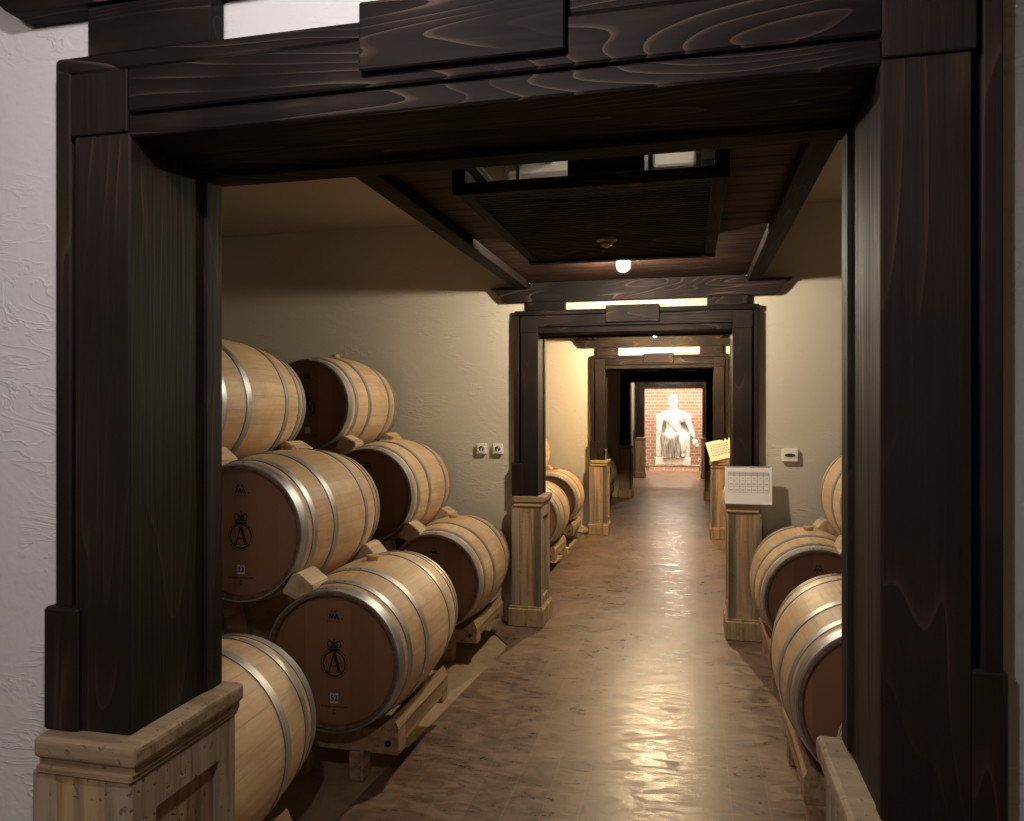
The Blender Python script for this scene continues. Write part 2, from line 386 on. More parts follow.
for i, g in enumerate(GY):
    r = gate0 if i == 0 else copy_tree(gate0); r.location = (XC, g, 0)
    if i == 1:
        r.location.x = -.410; r.scale = (1.025, 1, 1)
        for ch in [q for q in bpy.data.objects if q.parent == r and q.name.split('.')[0] in ('lintel', 'head_casing', 'name_board', 'corner_block')]: ch.location.z = .036
    r['label'] = gate_desc[i]; r['group'] = 'portal frames along the passage'
    r = cross0 if i == 0 else copy_tree(cross0); r.location = (XC, g, 2.44); r['label'] = cross_desc[i]
    if i == 1:
        for ch in bpy.data.objects:
            if ch.parent == r and ch.name.startswith('corbel'): ch.scale = (1, 1, .63); r['group'] = 'crossbeams above the portals'

# pedestals -----------------------------------------------------------------
def make_pedestal():
    """local: inner face (towards passage) at x=0 growing to +x outward"""
    root = thing('pedestal', '', 'pedestal', (0, 0, 0))
    D = .365
    b = BM()
    bx(b, -.013, .224, .0, D + .006, .930, .973, .011, 3)
    bx(b, -.004, .217, .009, D, .912, .934, .003); bx(b, .0, .221, .004, D + .002, .899, .916, .004)
    obj('cap', b, M_CAP, root)
    b = BM()                                                     # body front: stile, plank, stile
    bx(b, .006, .068, .012, .06, .14, .9, .003); bx(b, .178, .236, .012, .06, .14, .9, .003)
    for (y0, y1) in ((.012, .085), (.295, .358)): bx(b, .004, .06, y0, y1, .14, .9, .003)
    bx(b, .0045, .05, .08, .30, .815, .9, .003); bx(b, .0045, .05, .08, .30, .14, .215, .003)
    obj('frame', b, M_STILE, root)
    b = BM(); bx(b, .066, .180, .014, .06, .14, .898, .002); obj('plank', b, M_PLANK, root)
    b = BM(); bx(b, .022, .23, .05, .352, .14, .899); obj('side_panel', b, M_PANEL, root)
    b = BM(); bx(b, -.012, .258, -.012, .37, 0, .135, .006)
    prism(b, [(-.008, .13), (.254, .13), (.246, .15), (.002, .15)], 'y', -.004, .36); obj('base', b, M_PLANK, root)
    return root
ped0 = make_pedestal()
first = True
for i, g in enumerate(GY):
    for s in (-1, 1):
        r = ped0 if first else copy_tree(ped0); first = False
        r.location = (XC + s * .652, g, 0) if i != 1 else (-.410 + s * .666, g, 0); r.scale = (s, 1, 1)
        side = 'left' if s < 0 else 'right'
        extra = {(0, -1): 'tan pedestal with thick cap under the left post of the nearest portal',
                 (0, 1): 'rough tan pedestal under the right post of the nearest portal',
                 (1, -1): 'tan plank pedestal under the left post of the second portal',
                 (1, 1): 'tan plank pedestal carrying the white calendar, right post of the second portal',
                 (2, -1): 'orange lit plank pedestal under the left post of the third portal',
                 (2, 1): 'orange lit pedestal under the right post of the third portal, cream sign on top'}
        r['label'] = extra.get((i, s), 'brown wooden pedestal under the %s post of the %s portal' % (side, ordn[i])); r['group'] = 'pedestals under the portal posts'

# wooden dropped ceilings, lattices, lamps -------------------------------------
def make_wood_ceiling(y0, y1):
    root = thing('wooden_ceiling', '', 'ceiling', (XC, y0, 2.54)); Ln = y1 - y0
    hx, hy0, hy1 = .44, 1.26, 2.70                                # opening above the lattice
    b = BM(); nb = 0; y = 0.0
    while y < Ln - .01:
        w = min(.118, Ln - y); a0, a1 = y + .002, y + w - .002
        if a1 > hy0 and a0 < hy1: bx(b, -.80, -hx, a0, a1, .05, .07); bx(b, hx, .80, a0, a1, .05, .07)
        else: bx(b, -.80, .80, a0, a1, .05, .07)
        y += .12
    bx(b, -.80, -hx, 0, Ln, .062, .085); bx(b, hx, .80, 0, Ln, .062, .085); bx(b, -hx, hx, 0, hy0 - .0, .062, .085); bx(b, -hx, hx, hy1, Ln, .062, .085)
    obj('boards', b, DWc, root)
    for s in (-1, 1):
        b = BM(); x0, x1 = sorted((s * .79, s * .887)); bx(b, x0, x1, 0, Ln - .063, -.005, .16, .003); obj('beam', b, DW['y'], root)
    return root
def make_lattice():
    root = thing('lattice_panel', '', 'ceiling panel', (XC, 0, 2.5))
    for s in (-1, 1):
        b = BM(); x0, x1 = sorted((s * .475, s * .535)); bx(b, x0, x1, .04, 1.53, 0, .04, .004); obj('frame_rail', b, DW['y'], root)
    b = BM(); bx(b, -.54, .54, 0, .035, -.012, .036, .004); obj('front_bar', b, DW['x'], root)
    b = BM(); bx(b, -.535, .535, 1.47, 1.53, -.010, .04, .004); obj('rear_bar', b, DW['x'], root)
    b = BM(); y = .05
    while y < 1.46: bx(b, -.478, .478, y, y + .020, .006, .034); y += .037
    obj('slats', b, DW['x'], root)
    b = BM(); bx(b, -.07, .225, .004, .03, .03, .112); obj('filler_board', b, DW['x'], root)
    for s in (-1, 1):
        b = BM(); x0, x1 = sorted((s * .485, s * .54)); bx(b, x0, x1, .002, 1.4, .034, .0935); obj('side_board', b, DW['y'], root)
    for x in (-.27, .25):
        b = BM(); bx(b, x - .006, x + .006, .006, .02, .03, .112); obj('divider', b, M_DARKP, root)
    return root
def make_lamp():
    root = thing('ceiling_lamp', '', 'ceiling lamp', (XC - .01, 0, 2.59))
    b = BM(); lathe(b, [(0, 0), (.052, 0), (.056, -.004), (.056, -.022), (.045, -.026), (.040, -.012), (0, -.012)], 32, 'z'); obj('housing', b, M_DARKP, root, smooth=True)
    return root
LAMPS = {0: (38, (1, .93, .91)), 'back': (52, (1, .93, .90)), 1: (118, (1, .865, .67)), 2: (300, (1, .75, .44)), 4: (130, (1, .84, .66))}
wc0 = lat0 = lamp0 = None; LR = []
wl = ['dark board ceiling over the viewer in the nearest room', 'dark board ceiling between two long beams over the barrel room with the lattice', 'dark board ceiling in the brightly lit third room', 'black board ceiling in the unlit fourth room', 'dark board ceiling in the room before the statue']
for i in range(5):
    y0 = (GY[i - 1] + WALL_D1 - .002) if i else -3.07 + WALL_D1
    y1 = GY[i] + WALL_D0
    if wc0 is None: wc0 = r = make_wood_ceiling(y0, y1)
    else: r = copy_tree(wc0)
    r.location = (XC, y0, 2.54); r['label'] = wl[i]; r['group'] = 'dropped wooden ceilings'
    if lat0 is None: lat0 = r = make_lattice()
    else: r = copy_tree(lat0)
    r.location = (XC, GY[i] - PITCH + 1.68, 2.5); r['group'] = 'ceiling lattice panels'
    r['label'] = ['dark slatted lattice panel hanging over the viewer before the nearest portal', 'dark slatted lattice panel with round detector, hung in front of the shining lamp', 'dark slatted lattice panel under the ceiling behind the second portal', 'black slatted lattice panel under the ceiling behind the third portal', 'dark slatted lattice panel under the ceiling behind the fourth portal'][i]
    if lamp0 is None: lamp0 = r = make_lamp()
    else: r = copy_tree(lamp0)
    ly = GY[i] - .79
    r.location = (XC - .01, ly, 2.59); r['group'] = 'ceiling lamps'
    r['label'] = ['round ceiling lamp over the viewer before the nearest portal', 'shining round ceiling lamp at the rear edge of the lattice panel', 'round ceiling lamp of the bright third room, hidden by the second portal', 'round ceiling lamp, switched off, in the dark fourth room', 'round ceiling lamp in front of the farthest portal'][i]
    LR.append((r, i))
r = copy_tree(lamp0); r.location = (XC - .70, -1.0, 2.59); r['label'] = 'added round fill lamp at the back of the nearest room, behind the viewer'; LR.append((r, 'back'))  # fill lamp added behind the camera to even out the near wall
RBULB = .043
for r, i in LR:
    P, col = LAMPS.get(i, (0, (.5, .48, .44)))
    b = BM(); bmesh.ops.create_uvsphere(b, u_segments=28, v_segments=16, radius=RBULB)
    o = obj('bulb', b, plain('bulb_glow', col, .4, emit=P / (4 * PI * PI * RBULB ** 2)), r, smooth=True, angle=80); o.location = (0, 0, -.062)
# smoke detector on the lattice in the barrel room
b = BM(); lathe(b, [(0, 0), (.052, 0), (.052, -.012), (.034, -.020), (.030, -.034), (.012, -.044), (0, -.045)], 28, 'z')
o = obj('smoke_detector', b, plain('detector_beige', (.16, .12, .09), .5), smooth=True); o.location = (-.42, 3.93, 2.507)
tag(o, 'small round smoke detector under the lattice panel in front of the lamp', 'smoke detector')
# air unit and added tube lamp brightening the gap above the lattice
r = thing('air_duct', 'white sheet metal duct unit glimpsed through the gap above the lattice front bar', 'air duct', (XC, 3.2, 2.66))
M_DUCT = plain('duct_white', (.72, .66, .58), .4)
b = BM(); bx(b, .24, .42, .1, .8, 0, .3, .01); obj('casing', b, M_DUCT, r)
b = BM(); bx(b, -.42, -.06, .15, .75, .02, .3, .01); obj('casing', b, M_DUCT, r)
b = BM()
for q in range(3): cyl(b, (-.36 + .07 * q, .08, .09 + .03 * (q % 2)), .028, .5, 'y', 16)
obj('pipe', b, M_STEEL, r, smooth=True)
b = BM(); bx(b, -.07, .225, .0, .9, -.055, .28); obj('bracket', b, M_DARKP, r)
r = thing('gap_fill_lamp', 'small added tube lamp hidden above the lattice panel, brightening the gap', 'lamp', (XC, 2.955, 2.72))
b = BM(); cyl(b, (0, 0, .05), .018, .7, 'x', 16); obj('tube', b, plain('tube_glow', (1, .9, .78), .5, emit=16), r)
b = BM(); bx(b, -.37, .37, -.025, .025, .072, .10); obj('batten', b, M_PLASTIC, r)
b = BM(); bx(b, -.34, -.33, -.008, .008, .10, ZC - 2.72); bx(b, .33, .34, -.008, .008, .10, ZC - 2.72); obj('rod', b, M_DARKP, r)

# ---------------------------------------------------------------- barrels
RB, RH, BL = .345, .300, .94
def rad(t): return RB - (RB - RH) * (2 * t / BL - 1) ** 2
def text_mesh(bm, s, size, cx, cz, y, bold=.0):
    cu = bpy.data.curves.new('t', 'FONT'); cu.body = s; cu.size = size; cu.align_x = 'CENTER'; cu.align_y = 'CENTER'; cu.offset = bold; cu.extrude = .0004
    o = bpy.data.objects.new('t', cu); C.objects.link(o)
    bpy.context.view_layer.update()
    me = bpy.data.meshes.new_from_object(o.evaluated_get(bpy.context.evaluated_depsgraph_get()))
    me.transform(Matrix.Translation((cx, y, cz)) @ Matrix.Rotation(PI / 2, 4, 'X'))
    bm.from_mesh(me); bpy.data.meshes.remove(me); bpy.data.objects.remove(o); bpy.data.curves.remove(cu)
def slab(bm, pts, y=0.0, t=.001): prism(bm, pts, 'y', y - t, y)
def stroke(bm, a, b_, w, y=0.0, t=.001):
    a, b_ = Vector(a), Vector(b_); d = (b_ - a).normalized(); n = Vector((-d.y, d.x)) * w / 2
    slab(bm, [tuple(a + n), tuple(b_ + n), tuple(b_ - n), tuple(a - n)], y, t)
def ring(bm, cx, cz, r0, r1, y=0.0, n=48, t=.001, sx=1, a0=0, a1=2 * PI):
    full = abs(a1 - a0 - 2 * PI) < 1e-6; k = n if full else n + 1
    vs = []
    for i in range(k):
        a = a0 + (a1 - a0) * i / n; c, s = math.cos(a) * sx, math.sin(a)
        vs.append([bm.verts.new((cx + c * r, yy, cz + s * r)) for r, yy in ((r0, y), (r1, y), (r1, y - t), (r0, y - t))])
    for i in range(n):
        A, B = vs[i], vs[(i + 1) % k]
        for j in range(4): bm.faces.new((A[j], A[(j + 1) % 4], B[(j + 1) % 4], B[j]))
HY = .030                       # head recess
def crest_bm():
    b = BM(); zc = -.018; y = HY
    ring(b, 0, zc, .0500, .0560, y, 56, sx=.95)
    for i in range(46):
        a = 2 * PI * i / 46
        if abs(a - PI / 2) < .42: continue
        x, z = math.cos(a) * .0625 * .95, zc + math.sin(a) * .0625
        stroke(b, (x - .0022, z), (x + .0022, z), .0044, y)
    # serif letter A
    stroke(b, (-.0235, zc - .036), (.0, zc + .048), .0065, y); stroke(b, (.0245, zc - .036), (.0, zc + .048), .0135, y)
    stroke(b, (-.016, zc - .010), (.018, zc - .010), .0042, y, .0009)
    stroke(b, (-.033, zc - .037), (-.014, zc - .037), .0036, y, .0008); stroke(b, (.012, zc - .037), (.036, zc - .037), .0036, y, .0008)
    # crown
    cz = zc + .060
    stroke(b, (-.027, cz), (.027, cz), .010, y); stroke(b, (-.026, cz + .008), (.026, cz + .008), .003, y)
    for s in (-1, 1):
        ring(b, s * .019, cz + .024, .0105, .0165, y, 18, sx=.9); ring(b, s * .008, cz + .022, .009, .0135, y, 16, sx=.6)
    stroke(b, (0, cz + .008), (0, cz + .044), .005, y); stroke(b, (-.006, cz + .044), (.006, cz + .044), .004, y); stroke(b, (0, cz + .036), (0, cz + .052), .004, y, .0008)
    for s in (-1, 1): ring(b, s * .024, cz + .040, 0.0005, .004, y, 10)
    return b
def mark_bm():
    b = BM(); z = .185; y = HY
    pk = [(-.026, z - .010), (-.018, z + .012), (-.010, z - .008), (-.004, z + .012), (.004, z - .010), (.012, z + .014), (.022, z - .014)]
    for p, q in zip(pk, pk[1:]): stroke(b, p, q, .005, y)
    stroke(b, (-.024, z - .006), (.018, z - .006), .004, y, .0008)
    for x in (-.012, .006): ring(b, x, z + .022, .0005, .005, y, 10)
    for k in range(9): stroke(b, (-.030 + k * .0065, z - .022), (-.0265 + k * .0065, z - .022), .004, y)
    stroke(b, (.032, z - .010), (.041, z - .010), .005, y)
    return b
def smalltext_bm():
    b = BM(); z = -.202; y = HY; random.seed(3); x = -.062
    while x < .062:
        w = random.choice((.004, .006, .003))
        if not (-.012 < x < -.006 or .030 < x < .036): stroke(b, (x, z), (x + w, z), random.choice((.004, .006)), y)
        x += w + .0015
    for zz in (-.217, -.231): stroke(b, (-.006, zz), (.006, zz), .005, y)
    return b
def plate(root, digits):
    b = BM(); bx(b, -.0185, .0185, HY - .0015, HY, -.187, -.145); p = obj('number_plate', b, M_TAG, root, label='small white number plate')
    if digits:
        b = BM(); text_mesh(b, digits, .034, 0, -.166, HY - .0022, .0008); obj('digits', b, M_INK, p)
    return p
def make_barrel():
    root = thing('wine_barrel', '', 'barrel', (0, 0, 0))
    b = BM(); prof = [(.278, HY + .012), (.280, .004), (.284, 0), (.294, 0)] + [(rad(BL * k / 28), BL * k / 28) for k in range(29)] + [(.294, BL), (.284, BL), (.280, BL - .004), (.278, BL - HY - .012)]
    prof[4] = (rad(0), .004); prof[-5] = (rad(BL), BL - .004)
    lathe(b, prof, 96)
    for f in b.faces:
        c = f.calc_center_median(); q = math.hypot(c.x, c.z)
        if (c.y < .03 or c.y > BL - .03) and q < .2975 and (q < rad(c.y) - .0005): f.material_index = 1
    obj('staves', b, (M_STAVE, M_RIM), root, smooth=True)
    for y0, y1 in ((HY, HY + .012), (BL - HY - .012, BL - HY)):
        b = BM(); lathe(b, [(0, y0), (.2785, y0), (.2785, y1), (0, y1)], 64); obj('head', b, M_HEAD, root)
    for (a, w) in ((.002, .050), (.088, .034), (.262, .042)):
        for m in (0, 1):
            y0, y1 = (a, a + w) if not m else (BL - a - w, BL - a)
            b = BM(); t = .0035; yy = [y0 + (y1 - y0) * k / 3 for k in range(4)]
            lathe(b, [(rad(y) + t, y) for y in yy] + [(rad(y) - .003, y) for y in yy[::-1]], 96, closed=True)
            ym = (y0 + y1) / 2
            for an in (PI / 2 + .10, PI / 2 + .16, PI / 2 - .05):
                rr = rad(ym) + t; cyl(b, (rr * math.cos(an), ym, rr * math.sin(an)), .006, .005, 'z', 8)
            obj('hoop', b, M_STEEL, root, smooth=True)
    b = BM(); lathe(b, [(0, -.01), (.026, -.01), (.031, .020), (.028, .024), (0, .024)], 24, 'z'); o = obj('bung', b, M_BUNG, root, smooth=True); o.location = (0, BL / 2, RB)
    obj('brand_mark', mark_bm(), M_INK, root, label='small dark cooper mark')
    obj('crest', crest_bm(), M_INK, root, label='dark printed crest with crowned letter A')
    obj('small_print', smalltext_bm(), M_REDINK, root)
    return root
bar0 = make_barrel(); used = [False]
GRP = 'oak wine barrels'
def barrel(x, y, z, yaw, label, digits=None, roll=0, plated=False):
    if used[0]: r = copy_tree(bar0)
    else: r = bar0; used[0] = True
    r.location = (x, y, z); r.rotation_euler = (0, roll, yaw); r['label'] = label; r['group'] = GRP
    PL.append((r, digits, plated)); return r
PL = []
S2, S3 = 2.98, 4.58
barrel(-1.64, 1.66, .462, .03, 'pale oak barrel right behind the left pedestal of the nearest portal')
barrel(-1.49, S2, .548, .035, 'bottom row oak barrel facing us with crest and plate 52', '52')
barrel(-1.59, S3, .530, .03, 'bottom row oak barrel touching the left side of the second portal, bung in view')
barrel(-1.94, S2, 1.080, .035, 'middle row oak barrel with crest and plate 33, above and left of barrel 52', '33')
barrel(-2.04, S3, 1.070, .03, 'middle row oak barrel with a dark plain head, left of the two wall sockets')
barrel(-2.395, S2, 1.650, .03, 'top row oak barrel cut by the left post of the nearest portal')
barrel(-2.475, S3, 1.655, .03, 'top row oak barrel nearest the back wall, dark head and bung on top', plated=True)
barrel(-2.39, S2, .553, .03, 'bottom row oak barrel in deep shade under barrel 33')
barrel(-2.49, S3, .530, .03, 'bottom row oak barrel hidden behind the middle row barrel left of the sockets')
barrel(-2.84, S2, 1.080, .03, 'middle row oak barrel hidden at the left of barrel 33')
barrel(-2.94, S3, 1.070, .03, 'middle row oak barrel hidden under the top barrel nearest the back wall')
barrel(-3.29, S2, .553, .03, 'third oak barrel of the bottom row, hidden two places left of barrel 52')
barrel(-3.39, S3, .530, .03, 'third oak barrel of the bottom row at the back wall, hidden from view')
barrel(.735, 1.70, .50, -.03, 'oak barrel at the right, only a hoop showing above the near pedestal cap')
barrel(.683, S2 - .03, .537, -.02, 'large oak barrel at the right beside the post of the nearest portal')
barrel(.715, S3, .527, -.01, 'right hand oak barrel with bung below the calendar pedestal and light switch')
barrel(1.165, S3, 1.070, 0, 'upper oak barrel at the right wall, a sliver beside the near post')
barrel(1.615, S3, .527, 0, 'bottom oak barrel at the far right, hidden behind the near post')
O = PITCH
barrel(-1.56, S2 + O, .545, .03, 'oak barrel seen right behind the left pedestal of the second portal')
barrel(-1.62, S3 + O, .540, .03, 'oak barrel in the bright third room next to the orange pedestal')
barrel(-2.06, S3 + O, 1.075, .03, 'upper oak barrel in the bright third room, an arc behind the second portal')
barrel(-2.52, S3 + O, .540, .03, 'bottom oak barrel in the third room, hidden under the upper one')
barrel(.71, S3 + O, .54, 0, 'oak barrel in the third room peeping past the calendar pedestal')
barrel(-1.57, S2 + 2 * O, .545, .03, 'oak barrel in the dark fourth room beside the third portal')
barrel(-1.62, S3 + 2 * O, .540, .03, 'rear oak barrel in the dark fourth room')
for r, d, p in PL:
    if d or p: plate(r, d)

# racks -----------------------------------------------------------------------
def rack(xs, y, zc, label, name='barrel_rack'):
    """xs: barrel centres carried; zc: their axis height"""
    r = thing(name, label, 'rack', (0, y, 0), 0, 'wooden racks under the barrels')
    lo, hi = min(xs) - .262, max(xs) + .262
    zt = zc - .320
    for yy in (.11, BL - .23):
        b = BM(); bx(b, lo, hi, yy, yy + .09, .125, zt, .004); obj('crossbeam', b, M_RACK, r)
        b = BM()
        for x in xs: cyl(b, (x + .215, yy - .002, .175), .014, .012, 'y', 12)
        obj('bolt', b, M_DARKP, r)
        for x in xs:
            for fx in (.06, -.21):
                b = BM(); bx(b, x + fx - .034, x + fx + .034, yy + .003, yy + .087, 0 - .012, .125, .006); obj('foot', b, M_RACK, r)
    for x in xs:
        for s in (-1, 1):
            b = BM()
            pr = [(x + s * .262, zt), (x + s * .262, zt + .010), (x + s * .238, zc - .262), (x + s * .205, zc - .290), (x + s * .165, zt)]
            prism(b, pr, 'y', .11, BL - .14)
            pr = [(x + s * .262, zt + .004), (x + s * .262, .165), (x + s * .222, .165), (x + s * .222, zt + .004)]
            prism(b, pr, 'y', .2005, BL - .2305)
            obj('rail', b, M_RACK, r)
    return r
rack([-1.64], 1.66, .462, 'wooden rack under the barrel behind the nearest left pedestal')
rack([-1.49, -2.39, -3.29], S2, .553, 'pine rack with bolt and foot under barrel 52')
rack([-1.59, -2.49, -3.39], S3, .530, 'pine rack under the bottom barrel beside the second portal')
rack([.735], 1.70, .50, 'wooden rack under the barrel beside the near right pedestal')
rack([.683], S2 - .03, .537, 'wooden rack under the large right hand barrel beside the near post')
rack([.715, 1.615], S3, .527, 'wooden rack under the right hand barrel below the calendar')
rack([-1.56], S2 + O, .545, 'wooden rack under the first barrel of the bright third room')
rack([-1.62, -2.52], S3 + O, .540, 'wooden rack under the barrel next to the orange pedestal')
rack([.71], S3 + O, .54, 'wooden rack under the barrel behind the calendar pedestal')
rack([-1.57], S2 + 2 * O, .545, 'wooden rack under the front barrel of the dark fourth room')
rack([-1.62], S3 + 2 * O, .540, 'wooden rack under the rear barrel of the dark fourth room')

# wedges ----------------------------------------------------------------------
def wedge_obj():
    b = BM(); prism(b, [(-.074, -.018), (-.012, .066), (.016, .070), (.088, .008), (.086, -.018), (.012, -.066)], 'y', 0, .18, .005)
    return obj('wedge', b, M_WEDGE, smooth=True, angle=30)
w0 = wedge_obj(); wused = [False]
def wedge(x, y, z, rot, label, sc=.92):
    w = w0 if not wused[0] else w0.copy()
    if wused[0]: C.objects.link(w)
    wused[0] = True
    w.location = (x, y, z); w.rotation_euler = rot; w.scale = (sc, sc, sc); tag(w, label, 'wedge', 'wooden wedges between the barrels')
def pair(ux, uz, lx, lz, y, name_u, name_l, off=(.035, .035)):
    mx, mz = (ux + lx) / 2, (uz + lz) / 2; s = 1 if lx > ux else -1
    for k, (yy, wo) in enumerate(((.005, 'near'), (BL - .20, 'far'))):
        wedge(mx + s * (off[0] + .02) - .03 * yy, y + yy, mz + off[1], (.0, random.uniform(-.25, .15) * s, random.uniform(-.1, .15)), 'pale wedge, %s end, %s / %s' % (wo, name_u, name_l))
random.seed(11)
pair(-1.94, 1.08, -1.49, .553, S2, 'barrel 33', 'barrel 52')
pair(-2.04, 1.07, -1.59, .53, S3, 'middle barrel left of the sockets', 'bottom barrel at the second portal')
pair(-2.39, 1.625, -1.94, 1.08, S2, 'top barrel cut by the near post', 'barrel 33')
pair(-2.475, 1.64, -2.04, 1.07, S3, 'top barrel by the back wall', 'middle barrel left of the sockets')
pair(1.165, 1.07, .715, .527, S3, 'upper right hand barrel', 'right hand barrel with bung')
pair(-2.06, 1.075, -1.62, .54, S3 + O, 'upper third room barrel', 'barrel beside the orange pedestal')
# loose timber in the third room
b = BM(); bx(b, -.05, .05, -.03, .03, 0, .30, .004); o = obj('leaning_plank', b, rough_wood('orange_pine', (.45, .26, .12), (.62, .40, .2), 'z'))
o.location = (-1.47, 9.86, .66); o.rotation_euler = (0, -.25, 0)
o.location = (-1.40, 9.955, .0)
bpy.data.objects.remove(o)
b = BM(); prism(b, [(-.06, 0), (.06, 0), (-.02, .95), (-.12, .93)], 'y', -.018, .018, .003); o = obj('leaning_plank', b, rough_wood('orange_pine', (.45, .26, .12), (.62, .40, .2), 'z'))
o.location = (-1.43, 10.02, -.012); tag(o, 'short orange plank leaning at the wall beside the third left pedestal', 'plank')
for (x, y, z, rz, lb) in ((-1.40, 9.62, .085, .5, 'wooden chock lying on top of the others before the orange pedestal'), (-1.44, 9.66, -.012, .1, 'wooden chock on the floor left of the orange pedestal'), ):
    b = BM(); prism(b, [(-.13, 0), (.13, 0), (.13, .045), (.02, .09), (-.13, .09)], 'y', -.05, .05, .005); o = obj('chock', b, M_WEDGE); o.location = (x, y, z if z < 0 else .078); o.rotation_euler = (0, 0, rz)
    tag(o, lb, 'chock')
b = BM(); prism(b, [(-.05, 0), (.05, 0), (.05, .07), (.0, .09), (-.05, .07)], 'y', -.05, .05, .005); o = obj('chock', b, M_WEDGE); o.location = (-1.40, 8.55, -.012); tag(o, 'low wooden chock beyond the barrel behind the second left pedestal', 'chock')

# ---------------------------------------------------------------- wall fittings
YW = GY[1] + WALL_D0
def socket(x, z, label):
    r = thing('wall_socket', label, 'socket', (x, YW, z), 0, 'wall sockets left of the second portal')
    b = BM(); bx(b, -.040, .040, -.030, 0, -.040, .040, .004); obj('box', b, M_PLASTIC, r)
    b = BM(); ring(b, 0, 0, .021, .031, -.030, 32, .005); obj('rim', b, M_PLASTIC, r)
    b = BM(); cyl(b, (0, -.0305, 0), .021, .003, 'y', 28); w = obj('well', b, M_DARKP, r)
    b = BM(); bx(b, -.004, .004, -.035, -.031, -.020, .006); bx(b, .006, .014, -.034, -.031, .008, .014); obj('contact', b, M_PLASTIC, w)
socket(-1.565, 1.325, 'white wall socket, the left one of the pair by the second portal')
socket(-1.437, 1.325, 'white wall socket, the right one of the pair by the second portal')
r = thing('wall_switch', 'white box with oval dark insert on the wall right of the second portal', 'switch', (.685, YW, 1.305))
b = BM(); bx(b, -.055, .055, -.030, 0, -.046, .046, .005); obj('box', b, M_PLASTIC, r)
pts = [(.036 * math.cos(a) * 1.0, .013 * math.sin(a)) for a in [2 * PI * k / 28 for k in range(28)]]
b = BM(); prism(b, pts, 'y', -.033, -.029); obj('insert', b, M_DARKP, r)
b = BM(); ring(b, 0, 0, .013, .016, -.030, 28, .004, sx=2.9); obj('rim', b, M_PLASTIC, r)

# calendar on the second right pedestal ----------------------------------------
r = thing('calendar', 'white ring-bound calendar with printed grid on the second right pedestal', 'calendar', (.398, GY[1] - .012, .963), -.02)
tilt = -.10
piv = bpy.data.objects  # (sheet tilts back slightly against the post)
def tiltm(o): o.rotation_euler = (tilt, 0, 0)
W2, Hh = .158, .262
b = BM(); bx(b, -W2, W2, -.003, 0, 0, Hh); sheet = obj('sheet', b, M_PAPER, r); tiltm(sheet)
b = BM()
gx0, gx1, gz0, gz1 = -W2 + .022, W2 - .018, .082, .225
for k in range(8): x = gx0 + (gx1 - gx0) * k / 7; bx(b, x - .0011, x + .0011, -.0042, -.003, gz0, gz1)
for z in (gz0, gz0 + .042, gz0 + .084, gz0 + .118, gz1): bx(b, gx0, gx1, -.0042, -.003, z - .0011, z + .0011)
obj('grid', b, M_GREY, sheet)
b = BM(); bx(b, gx0, gx1, -.0038, -.003, gz0 + .119, gz1 - .003)
for rr in range(3):
    for k in range(7):
        x = gx0 + (gx1 - gx0) * (k + .5) / 7; z = gz0 + .012 + .042 * rr; bx(b, x - .013, x + .013, -.0038, -.003, z, z + .010 if rr < 2 else z + .006)
obj('print', b, M_LGREY, sheet)
b = BM()
for k in range(17):
    if k in (8,): continue
    x = -W2 + .02 + k * (2 * W2 - .04) / 16; q = bmesh.ops.create_cone(b, cap_ends=True, segments=10, radius1=.006, radius2=.006, depth=.010); bmesh.ops.transform(b, matrix=Matrix.Translation((x, -.0015, Hh)) @ Matrix.Rotation(PI / 2, 4, 'Y'), verts=q['verts'])
obj('ring_binding', b, M_STEEL, sheet)
# cream sign on the third right pedestal ---------------------------------------
r = thing('lectern_sign', 'tilted cream sign board with lines of print on the third right pedestal', 'sign', (.40, GY[2] - .005, .973), .12)
b = BM(); bx(b, -.15, .15, -.008, 0, 0, .25, .002); o = obj('board', b, M_CREAM, r); o.rotation_euler = (-.25, -.24, 0); o.location = (0, 0, .035)
b = BM(); random.seed(8)
for k in range(5):
    x = -.11
    while x < .10:
        w = random.uniform(.015, .04); bx(b, x, min(x + w, .11), -.0092, -.008, .19 - k * .032, .203 - k * .032); x += w + .008
obj('print', b, plain('brown_print', (.42, .27, .15), .7), o)
b = BM(); bx(b, -.10, .10, .0, .035, 0, .05, .004); obj('stand', b, M_RACK, r)
# slim rods
M_ROD = plain('rod_steel', (.6, .58, .55), .3, .8)
for x, y, h, lb in ((-1.066, GY[2] + .02, .15, 'short steel rod standing on the third left pedestal'), (.268, GY[2] + .30, .22, 'short steel rod standing on the third right pedestal behind the sign'), (.268 , GY[3] + .30, .2, 'short steel rod on the fourth right pedestal')):
    b = BM(); lathe(b, [(0, 0), (.016, 0), (.016, .008), (.007, .012), (.007, h - .03), (.013, h - .025), (.013, h), (0, h)], 16, 'z'); o = obj('rod', b, M_ROD, smooth=True); o.name = 'steel_rod'; o.location = (x, y, .973)
    tag(o, lb, 'rod', 'steel rods on the pedestals')

